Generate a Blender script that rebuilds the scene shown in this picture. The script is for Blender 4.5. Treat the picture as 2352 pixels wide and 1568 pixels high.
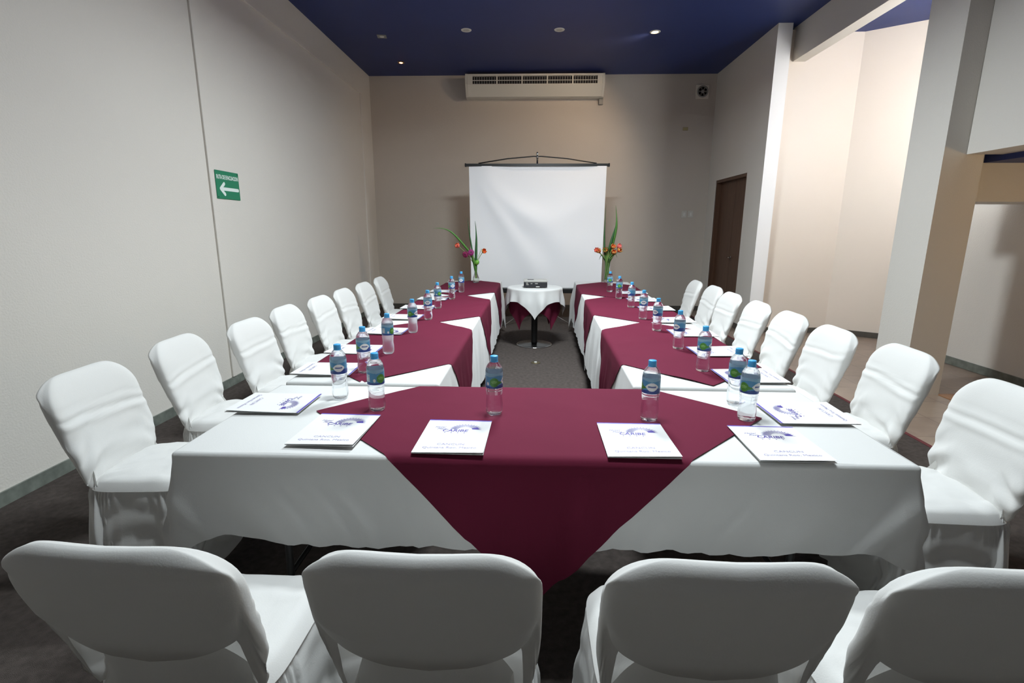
import bpy, math, random
from mathutils import Matrix, Vector, noise

for o in list(bpy.data.objects):
    bpy.data.objects.remove(o, do_unlink=True)
scene = bpy.context.scene
COL = scene.collection
PI = math.pi

# ------------------------------------------------------------------ camera
CAM_H = 1.47
F_PX, PITCH, YAW, ROLL = 1172.28, 0.217722, 0.0359109, 0.00340336
cp, sp, cy_, sy_ = math.cos(PITCH), math.sin(PITCH), math.cos(YAW), math.sin(YAW)
fw = Vector((-sy_*cp, cy_*cp, -sp)); rt = Vector((cy_, sy_, 0)); up = rt.cross(fw)
rt2 = math.cos(ROLL)*rt + math.sin(ROLL)*up
up2 = -math.sin(ROLL)*rt + math.cos(ROLL)*up
cam = bpy.data.cameras.new('camera'); cam.sensor_fit = 'HORIZONTAL'; cam.sensor_width = 36.0
cam.lens = F_PX/2352*36.0; cam.clip_start = 0.05; cam.clip_end = 60
camo = bpy.data.objects.new('camera', cam); COL.objects.link(camo)
M = Matrix((rt2, up2, -fw)).transposed().to_4x4(); M.translation = (0, 0, CAM_H)
camo.matrix_world = M
scene.camera = camo

# ------------------------------------------------------------------ world and lights
w = bpy.data.worlds.new('world'); scene.world = w; w.use_nodes = True
w.node_tree.nodes['Background'].inputs[0].default_value = (0.75, 0.85, 1.0, 1)
w.node_tree.nodes['Background'].inputs[1].default_value = 0.15
scene.view_settings.view_transform = 'Standard'
try: scene.view_settings.look = 'None'
except Exception: pass
scene.view_settings.gamma = 1.0
scene.view_settings.use_curve_mapping = False
scene.view_settings.exposure = 0.12

P_PENDANT, P_PENDANT_UP, P_NEAR = 172.0, 9.0, 50.0
TUBE_COL = (0.88, 0.965, 1.0)
P_MEZZ = 62.0
P_CORR = 13.0
P_SPOT = 85.0

def area(name, loc, rot, sx, sy, power, col, parent=None, spread=180):
    l = bpy.data.lights.new(name, 'AREA'); l.shape = 'RECTANGLE'; l.size = sx; l.size_y = sy
    l.energy = power; l.color = col; l.spread = math.radians(spread)
    o = bpy.data.objects.new(name, l); COL.objects.link(o); o.location = loc; o.rotation_euler = rot
    if parent: o.parent = parent
    return o

# added fill light at an invented mezzanine window, facing the far hall wall (+Y)
area('hall_fill_light', (4.28, 5.16, 2.98), (-PI/2, 0, 0), 0.80, 1.7, P_MEZZ, (1.0, 0.965, 0.92))

# ------------------------------------------------------------------ helpers
def lin(c):
    f = lambda v: (v/12.92 if v <= 0.04045 else ((v+0.055)/1.055)**2.4)
    return tuple(f(x/255.0) for x in c) + (1.0,)

MATS = {}
def mat(name, rgb, rough=0.6, metal=0.0, spec=0.5, bump=None, vary=None, emit=None, transl=0.0, sheen=0.0):
    """bump=(scale,strength,detail) vary=(scale,amount)"""
    if name in MATS: return MATS[name]
    m = bpy.data.materials.new(name); m.use_nodes = True; MATS[name] = m
    nt = m.node_tree; n = nt.nodes; L = nt.links
    b = n['Principled BSDF']
    b.inputs['Base Color'].default_value = lin(rgb); b.inputs['Roughness'].default_value = rough
    b.inputs['Metallic'].default_value = metal
    b.inputs['Specular IOR Level'].default_value = spec
    if sheen: b.inputs['Sheen Weight'].default_value = sheen
    tc = n.new('ShaderNodeTexCoord')
    if vary:
        t = n.new('ShaderNodeTexNoise'); t.inputs['Scale'].default_value = vary[0]; t.inputs['Detail'].default_value = 5
        L.new(tc.outputs['Object'], t.inputs['Vector'])
        mx = n.new('ShaderNodeMixRGB'); mx.blend_type = 'MULTIPLY'; mx.inputs[0].default_value = 1
        mx.inputs[1].default_value = lin(rgb)
        cr = n.new('ShaderNodeValToRGB'); a = vary[1]
        cr.color_ramp.elements[0].position = 0.3; cr.color_ramp.elements[1].position = 0.7
        cr.color_ramp.elements[0].color = (1-a, 1-a, 1-a, 1); cr.color_ramp.elements[1].color = (1, 1, 1, 1)
        L.new(t.outputs['Fac'], cr.inputs['Fac']); L.new(cr.outputs['Color'], mx.inputs[2])
        L.new(mx.outputs[0], b.inputs['Base Color'])
    if bump:
        t = n.new('ShaderNodeTexNoise'); t.inputs['Scale'].default_value = bump[0]
        t.inputs['Detail'].default_value = bump[2] if len(bump) > 2 else 3
        L.new(tc.outputs['Object'], t.inputs['Vector'])
        bp = n.new('ShaderNodeBump'); bp.inputs['Strength'].default_value = bump[1]; bp.inputs['Distance'].default_value = 0.01
        L.new(t.outputs['Fac'], bp.inputs['Height']); L.new(bp.outputs['Normal'], b.inputs['Normal'])
    if emit:
        b.inputs['Emission Color'].default_value = lin(emit[0]); b.inputs['Emission Strength'].default_value = emit[1]
    if transl:
        tr = n.new('ShaderNodeBsdfTranslucent'); tr.inputs['Color'].default_value = lin(rgb)
        ms = n.new('ShaderNodeMixShader'); ms.inputs[0].default_value = transl
        L.new(b.outputs[0], ms.inputs[1]); L.new(tr.outputs[0], ms.inputs[2])
        L.new(ms.outputs[0], n['Material Output'].inputs['Surface'])
    return m

def weave_mat(name, rgb, rough, scale, strength, transl=0.0):
    m = mat(name, rgb, rough, spec=0.25, bump=(scale, strength, 2), vary=(2.2, 0.04), transl=transl, sheen=0.15)
    return m

wall_m = mat('wall_paint', (222, 217, 209), 0.62, spec=0.35, bump=(90, 0.22, 4), vary=(0.8, 0.03))
farwall_m = mat('far_wall_paint', (202, 192, 181), 0.6, spec=0.35, bump=(90, 0.22, 4), vary=(0.8, 0.03))
wallhall_m = mat('hall_paint', (235, 223, 210), 0.42, spec=0.45, bump=(60, 0.06, 3), vary=(0.8, 0.03))
ceil_m = mat('ceiling_blue', (40, 57, 116), 0.5, spec=0.4, bump=(20, 0.05, 3), vary=(1.5, 0.08))
carpet_m = mat('carpet', (92, 84, 80), 0.95, spec=0.1, bump=(420, 0.7, 3), vary=(30, 0.35))
skirt_m = mat('baseboard_stone', (128, 134, 126), 0.35, bump=(8, 0.05, 3), vary=(14, 0.45))
chair_m = weave_mat('chair_cloth', (230, 229, 226), 0.75, 260, 0.05, 0.16)
cloth_m = weave_mat('white_cloth', (218, 218, 216), 0.78, 300, 0.06, 0.10)
maroon_m = mat('maroon_cloth', (96, 28, 50), 0.85, spec=0.12, bump=(300, 0.05, 2), vary=(3, 0.10))
black_m = mat('black_metal', (24, 24, 25), 0.4, spec=0.5)
chrome_m = mat('chrome', (200, 200, 200), 0.15, metal=1.0)
plastic_w = mat('white_plastic', (222, 220, 214), 0.4)
plastic_g = mat('grey_plastic', (150, 148, 143), 0.45)
plastic_d = mat('dark_plastic', (38, 38, 42), 0.45)
paper_m = mat('paper', (226, 226, 226), 0.35, spec=0.5, vary=(6, 0.02))
ink_m = mat('ink_blue', (74, 60, 148), 0.5)
inklight_m = mat('ink_grey', (150, 142, 184), 0.5)
violet_m = mat('violet_band', (92, 80, 176), 0.4)
wood_m = None

def mesh(name, v, f, smooth=True, mats=None, idx=None):
    me = bpy.data.meshes.new(name); me.from_pydata([tuple(p) for p in v], [], f)
    if smooth:
        me.polygons.foreach_set('use_smooth', [True]*len(me.polygons))
    for m in (mats or []): me.materials.append(m)
    if idx: me.polygons.foreach_set('material_index', idx)
    me.update(); return me

def obj(name, me, parent=None, loc=(0, 0, 0), rot=(0, 0, 0), kind=None):
    o = bpy.data.objects.new(name, me); COL.objects.link(o)
    o.location = loc; o.rotation_euler = rot
    if parent: o.parent = parent
    if kind: o['kind'] = kind
    return o

def thing(name, label, cat, loc=(0, 0, 0), rz=0.0, group=None):
    o = bpy.data.objects.new(name, None); COL.objects.link(o); o.empty_display_size = 0.05
    o.location = loc; o.rotation_euler = (0, 0, rz); o['label'] = label; o['category'] = cat
    if group: o['group'] = group
    return o
def tag(o, label, cat, group=None):
    o['label'] = label; o['category'] = cat
    if group: o['group'] = group
    return o

def box_vf(x0, x1, y0, y1, z0, z1, base=0):
    v = [(x0,y0,z0),(x1,y0,z0),(x1,y1,z0),(x0,y1,z0),(x0,y0,z1),(x1,y0,z1),(x1,y1,z1),(x0,y1,z1)]
    f = [(0,3,2,1),(4,5,6,7),(0,1,5,4),(1,2,6,5),(2,3,7,6),(3,0,4,7)]
    return v, [tuple(i+base for i in q) for q in f]
def boxes(name, lst, m, smooth=False):
    V, Fc = [], []
    for b in lst:
        v, f = box_vf(*b, base=len(V)); V += v; Fc += f
    return mesh(name, V, Fc, smooth, [m])
def bevbox(name, x0, x1, y0, y1, z0, z1, r, m, seg=2):
    import bmesh
    bm = bmesh.new(); v, f = box_vf(x0, x1, y0, y1, z0, z1)
    bv = [bm.verts.new(p) for p in v]
    for q in f: bm.faces.new([bv[i] for i in q])
    bmesh.ops.bevel(bm, geom=list(bm.edges), offset=r, segments=seg, affect='EDGES', profile=0.5)
    me = bpy.data.meshes.new(name); bm.to_mesh(me); bm.free(); me.materials.append(m); return me
def lathe_vf(prof, n=24, fr=None, cap=True):
    V, Fc = [], []
    for i, (r, z) in enumerate(prof):
        for k in range(n):
            a = 2*PI*k/n; rr = r*(fr(a, z) if fr else 1)
            V.append((rr*math.cos(a), rr*math.sin(a), z))
    for i in range(len(prof)-1):
        for k in range(n):
            k2 = (k+1) % n
            Fc.append((i*n+k, i*n+k2, (i+1)*n+k2, (i+1)*n+k))
    if cap:
        Fc.append(tuple(reversed(range(n)))); Fc.append(tuple((len(prof)-1)*n+k for k in range(n)))
    return V, Fc
def lathe(name, prof, m, n=24, fr=None, cap=True, smooth=True):
    v, f = lathe_vf(prof, n, fr, cap); return mesh(name, v, f, smooth, [m])
def tube_vf(pts, rad, n=8, base=0, flat=1.0):
    pts = [Vector(p) for p in pts]; V, Fc = [], []
    rads = rad if isinstance(rad, (list, tuple)) else [rad]*len(pts)
    ref = Vector((0, 0, 1))
    for i, p in enumerate(pts):
        d = (pts[min(i+1, len(pts)-1)] - pts[max(i-1, 0)]).normalized()
        r0 = ref if abs(d.dot(ref)) < 0.95 else Vector((1, 0, 0))
        a = d.cross(r0).normalized(); b = d.cross(a).normalized()
        for k in range(n):
            t = 2*PI*k/n
            V.append(p + a*math.cos(t)*rads[i] + b*math.sin(t)*rads[i]*flat)
    for i in range(len(pts)-1):
        for k in range(n):
            k2 = (k+1) % n
            Fc.append((base+i*n+k, base+i*n+k2, base+(i+1)*n+k2, base+(i+1)*n+k))
    Fc.append(tuple(base+k for k in reversed(range(n)))); Fc.append(tuple(base+(len(pts)-1)*n+k for k in range(n)))
    return V, Fc
def tube(name, pts, rad, m, n=8, flat=1.0):
    v, f = tube_vf(pts, rad, n, 0, flat); return mesh(name, v, f, True, [m])
def join(name, parts, m, smooth=True):
    V, Fc = [], []
    for v, f in parts:
        b = len(V); V += list(v); Fc += [tuple(i+b for i in q) for q in f]
    return mesh(name, V, Fc, smooth, [m])
def struct(name, me, label, cat):
    o = obj(name, me, kind='structure'); o['label'] = label; o['category'] = cat; return o
def sstep(a, b, x):
    t = max(0.0, min(1.0, (x-a)/(b-a))); return t*t*(3-2*t)
def nz(x, y=0.0, z=0.0): return noise.noise(Vector((x, y, z)))
ORD = ['first', 'second', 'third', 'fourth', 'fifth', 'sixth', 'seventh', 'eighth']

# ------------------------------------------------------------------ room shell
LW, YB, CZ, RW = -2.833, 9.515, 4.035, 3.12
YE = 7.335           # end of the right wall
HB = 7.47            # hall back wall
CEDGE = 2.80         # carpet edge
ZH, XH, YC = 2.08, 3.59, 4.589
def tile_mat():
    m = bpy.data.materials.new('hall_tile'); m.use_nodes = True; nt = m.node_tree; n = nt.nodes; L = nt.links
    b = n['Principled BSDF']; b.inputs['Roughness'].default_value = 0.28
    tc = n.new('ShaderNodeTexCoord'); br = n.new('ShaderNodeTexBrick'); L.new(tc.outputs['Object'], br.inputs['Vector'])
    br.offset = 0; br.inputs['Scale'].default_value = 1.0
    br.inputs['Brick Width'].default_value = 0.4; br.inputs['Row Height'].default_value = 0.4
    br.inputs['Mortar Size'].default_value = 0.004
    br.inputs['Color1'].default_value = lin((150, 134, 122)); br.inputs['Color2'].default_value = lin((160, 144, 130)); br.inputs['Mortar'].default_value = lin((120, 106, 96))
    t = n.new('ShaderNodeTexNoise'); t.inputs['Scale'].default_value = 5; t.inputs['Detail'].default_value = 8
    t.inputs['Distortion'].default_value = 1.5
    L.new(tc.outputs['Object'], t.inputs['Vector'])
    mx = n.new('ShaderNodeMixRGB'); mx.blend_type = 'MULTIPLY'; mx.inputs[0].default_value = 0.6
    L.new(br.outputs['Color'], mx.inputs[1]); L.new(t.outputs['Fac'], mx.inputs[2])
    cr = n.new('ShaderNodeValToRGB'); cr.color_ramp.elements[0].color = (.55, .5, .47, 1); cr.color_ramp.elements[1].color = (1.2, 1.15, 1.1, 1)
    L.new(t.outputs['Fac'], cr.inputs['Fac']); L.new(cr.outputs[0], mx.inputs[2])
    L.new(mx.outputs[0], b.inputs['Base Color']); return m
def wood_mat():
    m = bpy.data.materials.new('door_wood'); m.use_nodes = True; nt = m.node_tree; n = nt.nodes; L = nt.links
    b = n['Principled BSDF']; b.inputs['Roughness'].default_value = 0.45
    tc = n.new('ShaderNodeTexCoord'); mp = n.new('ShaderNodeMapping'); mp.inputs['Scale'].default_value = (14, 14, 0.8)
    L.new(tc.outputs['Object'], mp.inputs['Vector'])
    t = n.new('ShaderNodeTexNoise'); t.inputs['Scale'].default_value = 3; t.inputs['Detail'].default_value = 6
    L.new(mp.outputs[0], t.inputs['Vector'])
    cr = n.new('ShaderNodeValToRGB'); cr.color_ramp.elements[0].color = lin((66, 44, 33)); cr.color_ramp.elements[1].color = lin((112, 80, 60))
    L.new(t.outputs['Fac'], cr.inputs['Fac']); L.new(cr.outputs[0], b.inputs['Base Color']); return m
tile_m = tile_mat(); wood_m = wood_mat()

struct('floor', boxes('floor', [(LW-.2, CEDGE, -3.4, YB+.2, -.12, 0)], carpet_m), 'dark brown-grey carpet under the tables', 'floor')
struct('floor_hall', boxes('floor_hall', [(CEDGE, 6.0, -3.4, YB+.2, -.12, -.004)], tile_m), 'brown-grey polished tile floor of the side hall', 'floor')
struct('trim_1', boxes('trim_1', [(CEDGE-.025, CEDGE+.005, -3.3, YE+2.1, -.01, .004)], mat('carpet_binding', (96, 40, 44), .8)), 'reddish carpet edging strip along the hall tiles', 'trim')
struct('trim_2', boxes('trim_2', [(3.735, 4.72, 4.36, 4.62, -.01, .002)], mat('floor_band', (150, 104, 66), .4, vary=(6, .25))), 'brown strip on the hall floor beside the column', 'trim')  # brown band laid across the tiles from column to corridor wall
struct('wall_left', boxes('wall_left', [(LW-.2, LW, -3.4, YB+.2, -.1, CZ+.1)], wall_m), 'off-white textured left wall', 'wall')
struct('wall_back', boxes('wall_back', [(LW, RW+.18, YB, YB+.2, -.1, CZ+.1)], farwall_m), 'taupe far wall behind the projection screen', 'wall')
struct('wall_rear', boxes('wall_rear', [(LW, 4.9, -3.6, -3.4, -.1, CZ+.1)], wall_m), 'off-white wall behind the viewer', 'wall')
DY0, DY1, DZ = 7.87, 9.155, 2.272
struct('wall_right', boxes('wall_right', [(RW, RW+.185, YE, DY0, -.1, CZ), (RW, RW+.185, DY1, YB, -.1, CZ), (RW, RW+.185, DY0, DY1, DZ, CZ)], wall_m),
       'off-white right wall with the wooden door', 'wall')
wr_ = bpy.data.objects['wall_right']; wr_.data.materials.append(mat('end_face_lit', (248, 247, 246), .5, spec=.4, bump=(60, .06, 3)))  # end face whitened: the bright hall light is put into its colour
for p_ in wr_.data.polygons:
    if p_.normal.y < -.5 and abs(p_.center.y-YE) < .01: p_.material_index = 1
struct('ceiling', boxes('ceiling', [(LW-.2, 3.6, -3.6, YB+.2, CZ, CZ+.12)], ceil_m), 'dark blue painted ceiling', 'ceiling')
struct('ceiling_hall', boxes('ceiling_hall', [(3.6, 6.0, 4.6, YB, 3.97, CZ+.12)], ceil_m), 'blue ceiling of the side hall', 'ceiling')
struct('ceiling_corridor', boxes('ceiling_corridor', [(3.88, 4.9, -3.4, 4.76, 2.034, 2.14)], ceil_m), 'low blue ceiling of the corridor on the right', 'ceiling')
struct('beam', boxes('beam', [(3.407, 3.569, YC+.2, HB+.05, 3.62, CZ)], wall_m), 'off-white ceiling beam over the hall opening', 'beam')
struct('column', boxes('column', [(3.407, 3.735, YC, 5.022, -.1, CZ)], wall_m), 'tall off-white square column by the hall', 'column')
struct('wall_mezzanine', boxes('wall_mezzanine', [(XH, 3.89, -3.4, YC-.002, ZH, CZ)], wall_m), 'off-white mezzanine wall above the corridor on the right', 'wall')
struct('wall_hall_back', boxes('wall_hall_back', [(RW+.185, 4.30, HB, HB+.15, -.1, 4.0)], wallhall_m), 'bright cream hall wall behind the right wall end', 'wall')
def slab(name, p, q, th, z0, z1, m):
    p = Vector((p[0], p[1], 0)); q = Vector((q[0], q[1], 0)); d = (q-p).normalized(); nrm = Vector((-d.y, d.x, 0))*th
    V = [p, q, q+nrm, p+nrm]; V = [(a.x, a.y, z0) for a in V] + [(a.x, a.y, z1) for a in V]
    return mesh(name, V, [(0,3,2,1),(4,5,6,7),(0,1,5,4),(1,2,6,5),(2,3,7,6),(3,0,4,7)], False, [m])
struct('wall_hall_angled', slab('wall_hall_angled', (4.29, HB), (5.45, HB-.83), .15, -.1, 4.0, wallhall_m), 'bright cream angled hall wall left of the column', 'wall')
struct('wall_hall_side', boxes('wall_hall_side', [(5.45, 5.6, 4.4, 6.9, -.1, 4.0)], wallhall_m), 'cream side wall of the hall hidden behind the column', 'wall')
struct('wall_corridor', boxes('wall_corridor', [(4.72, 4.9, -3.4, 5.95, -.1, 2.09)], wall_m), 'pinkish white corridor wall right of the column', 'wall')
struct('bulkhead', boxes('bulkhead', [(3.735, 4.72, 4.76, 5.25, 1.712, 2.10)], wall_m), 'brownish low bulkhead over the corridor right of the column', 'bulkhead')
# mezzanine window hidden above the bulkhead, invented to carry the added hall light
wn = struct('fill_light_frame', boxes('fill_light_frame', [(3.80, 3.86, 5.02, 5.10, 2.10, 3.97), (4.70, 4.76, 5.02, 5.10, 2.10, 3.97), (3.86, 4.70, 5.02, 5.10, 2.10, 2.15), (3.86, 4.70, 5.02, 5.10, 3.90, 3.97)], plastic_w), 'added frame around the unseen fill light behind the column', 'light helper')
obj('fill_light_pane', boxes('fill_light_pane', [(3.86, 4.70, 5.07, 5.08, 2.15, 3.90)], mat('fill_pane_white', (235, 240, 245), .2)), wn)
struct('wall_mezzanine_end', boxes('wall_mezzanine_end', [(4.76, 5.45, 4.9, 5.02, 2.09, 4.0)], wallhall_m), 'cream mezzanine end wall behind the column', 'wall')
# baseboards
struct('baseboard_left', boxes('baseboard_left', [(LW-.01, LW+.012, -3.3, YB, 0, .078)], skirt_m), 'grey-green marble baseboard along the left wall', 'baseboard')
struct('baseboard_back', boxes('baseboard_back', [(LW+.012, RW, YB-.012, YB+.01, 0, .078)], mat('baseboard_dark', (92, 88, 82), .4, vary=(12, .3))), 'dark baseboard along the far wall', 'baseboard')
struct('baseboard_right', boxes('baseboard_right', [(RW-.012, RW+.01, YE, DY0, 0, .078), (RW-.012, RW+.01, DY1, YB-.012, 0, .078)], MATS['baseboard_dark']), 'dark baseboard along the right wall beside the door', 'baseboard')
struct('baseboard_hall', join('baseboard_hall', [box_vf(RW+.185, 4.295, HB-.012, HB+.01, 0, .075)], MATS['baseboard_dark'], False), 'dark baseboard below the cream hall wall', 'baseboard')
struct('baseboard_angled', slab('baseboard_angled', (4.287, HB-.013), (5.45, HB-.843), .02, 0, .075, MATS['baseboard_dark']), 'dark baseboard below the angled hall wall', 'baseboard')
struct('baseboard_corridor', boxes('baseboard_corridor', [(4.706, 4.73, -3.3, 5.95, 0, .085)], skirt_m), 'grey marble baseboard along the corridor wall', 'baseboard')
# panel trim on the left wall
def trimbar(name, b, label): struct(name, bevbox(name, *b, .004, wall_m, 1), label, 'trim')
trimbar('trim_3', (LW-.005, LW+.020, 4.572, 4.632, 0.08, CZ), 'vertical moulding strip on the left wall beside the green sign')
trimbar('trim_4', (LW-.005, LW+.020, 4.632, 8.96, 3.625, 3.685), 'long horizontal moulding strip high on the left wall')
trimbar('trim_5', (LW-.005, LW+.018, 8.93, 8.985, 0.08, 3.685), 'vertical moulding strip on the left wall near the far corner')
# door
dr = struct('door_1', boxes('door_1', [(RW+.01, RW+.18, DY0, DY0+.045, 0, DZ), (RW+.01, RW+.18, DY1-.045, DY1, 0, DZ), (RW+.01, RW+.18, DY0+.045, DY1-.045, DZ-.045, DZ)], wood_m), 'dark brown wooden double door in the right wall', 'door')
ymid = 8.47
lf_ = obj('door_leaf', boxes('leafa', [(RW+.085, RW+.125, DY0+.047, ymid-.003, .01, DZ-.047)], wood_m), dr)
obj('door_leaf', boxes('leafb', [(RW+.085, RW+.125, ymid+.003, DY1-.047, .01, DZ-.047)], wood_m), dr)
hd = obj('handle', join('handle', [tube_vf([(RW+.09, 8.42, 1.03), (RW+.03, 8.42, 1.03), (RW+.03, 8.31, 1.03)], .010, 8), tube_vf([(RW+.084, 8.42, 1.03), (RW+.078, 8.42, 1.03)], .024, 14)], chrome_m), lf_)
hd['label'] = 'chrome lever handle'

# ------------------------------------------------------------------ ceiling light fixtures above the frame
diff_m = mat('diffuser', (240, 245, 245), .4, emit=((235, 255, 255), 3.0))
t = thing('pendant_light', 'fluorescent pendant light hanging over the middle of the tables', 'ceiling light', (.28, 4.5, CZ))
PZ = -.58
obj('housing', bevbox('housing', -.40, .40, -.22, .22, PZ, PZ+.09, .012, plastic_w), t)
obj('diffuser', boxes('diffuser', [(-.38, .38, -.20, .20, PZ-.012, PZ-.001)], diff_m), t)
for x in (-.3, .3): obj('suspension_rod', tube('suspension_rod', [(x, 0, PZ+.09), (x, 0, 0)], .006, chrome_m), t)
area('pendant_down', (0, 0, PZ-.02), (0, 0, 0), .74, .38, P_PENDANT, TUBE_COL, t)
area('pendant_up', (0, 0, PZ+.10), (PI, 0, 0), .6, .3, P_PENDANT_UP, TUBE_COL, t)
t = thing('ceiling_light', 'louvred fluorescent ceiling light above the table nearest the camera', 'ceiling light', (.15, 2.1, CZ))
obj('housing', bevbox('housing', -.62, .62, -.17, .17, -.09, 0, .01, plastic_w), t)
obj('diffuser', boxes('diffuser', [(-.59, .59, -.15, .15, -.10, -.091)], diff_m), t)
for k in range(9): obj('louvre', boxes('louvre', [(-.6+.15*k-.003, -.6+.15*k+.003, -.15, .15, -.135, -.10)], plastic_w), t)
area('louvre_light', (0, 0, -.145), (0, 0, 0), 1.15, .28, P_NEAR, TUBE_COL, t, 118)
cl = thing('corridor_lamp', 'small warm ceiling lamp in the low corridor on the right', 'lamp', (4.3, 3.1, 2.034))
obj('lamp_base', lathe('lamp_base', [(.07, 0), (.07, -.02), (.06, -.03)], plastic_w), cl)
obj('bulb', lathe('bulb', [(.02, -.03), (.035, -.05), (.038, -.075), (.025, -.1), (.004, -.11)], mat('warm_bulb', (255, 220, 160), .4, emit=((255, 190, 110), 8))), cl)
pl = bpy.data.lights.new('lamp_light', 'POINT'); pl.energy = P_CORR; pl.color = (1, .66, .30); pl.shadow_soft_size = .05
plo = bpy.data.objects.new('lamp_light', pl); COL.objects.link(plo); plo.parent = cl; plo.location = (-.05, 0, -.18)

# ------------------------------------------------------------------ recessed downlights in view
def round_down(x, y, lit, label):
    t = thing('downlight', label, 'downlight', (x, y, CZ), 0, 'downlights in the blue ceiling')
    obj('trim_ring', lathe('trim_ring', [(.038, -.001), (.045, -.008), (.066, -.006), (.070, 0)], plastic_w, 32, cap=False), t)
    lm = mat('lamp_lit', (255, 235, 200), .4, emit=((255, 205, 140), 60)) if lit else mat('lamp_off', (190, 186, 176), .3)
    obj('lamp', lathe('lamp', [(.001, -.010), (.03, -.008), (.040, -.001)], lm, 24), t)
    return t
def square_down(x, y, s, lit, label):
    t = thing('square_downlight', label, 'downlight', (x, y, CZ), 0.15, 'downlights in the blue ceiling')
    V = [(-s,-s,-.006),(s,-s,-.006),(s,s,-.006),(-s,s,-.006)]
    obj('trim_plate', bevbox('trim_plate', -s, s, -s, s, -.008, 0, .003, plastic_g if not lit else mat('plate_dark', (120, 96, 80), .5), 1), t)
    lm = MATS.get('lamp_dim') or mat('lamp_dim', (255, 200, 150), .4, emit=((255, 170, 100), 9.0))
    obj('lamp', lathe('lamp', [(.001, -.014), (s*.45, -.012), (s*.55, -.008)], lm if lit else mat('lamp_white', (230, 228, 220), .3), 20), t)
    return t
square_down(-2.073, 7.656, .062, False, 'unlit square downlight in the blue ceiling nearest the left wall')
square_down(-2.091, 8.781, .052, True, 'small glowing square downlight near the far left ceiling corner')
round_down(-.889, 7.468, False, 'unlit white round downlight left of the air conditioner centre')
round_down(.344, 7.486, False, 'unlit white round downlight right of the air conditioner centre')
tl = round_down(1.623, 7.597, True, 'bright lit round downlight right of the air conditioner')
def spot(loc, target, power, col, size, blend, parent, soft=.03):
    l = bpy.data.lights.new('spot_light', 'SPOT'); l.energy = power; l.color = col; l.spot_size = math.radians(size); l.spot_blend = blend; l.shadow_soft_size = soft
    o = bpy.data.objects.new('spot_light', l); COL.objects.link(o)
    d = Vector(target)-Vector(loc); o.rotation_euler = d.to_track_quat('-Z', 'Y').to_euler()
    o.location = Vector(loc)-parent.location if parent else loc
    if parent: o.parent = parent
    return o
spot((1.623, 7.597, CZ-.03), (.2, 8.9, 2.6), P_SPOT, (1, .74, .48), 104, .9, tl)

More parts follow.
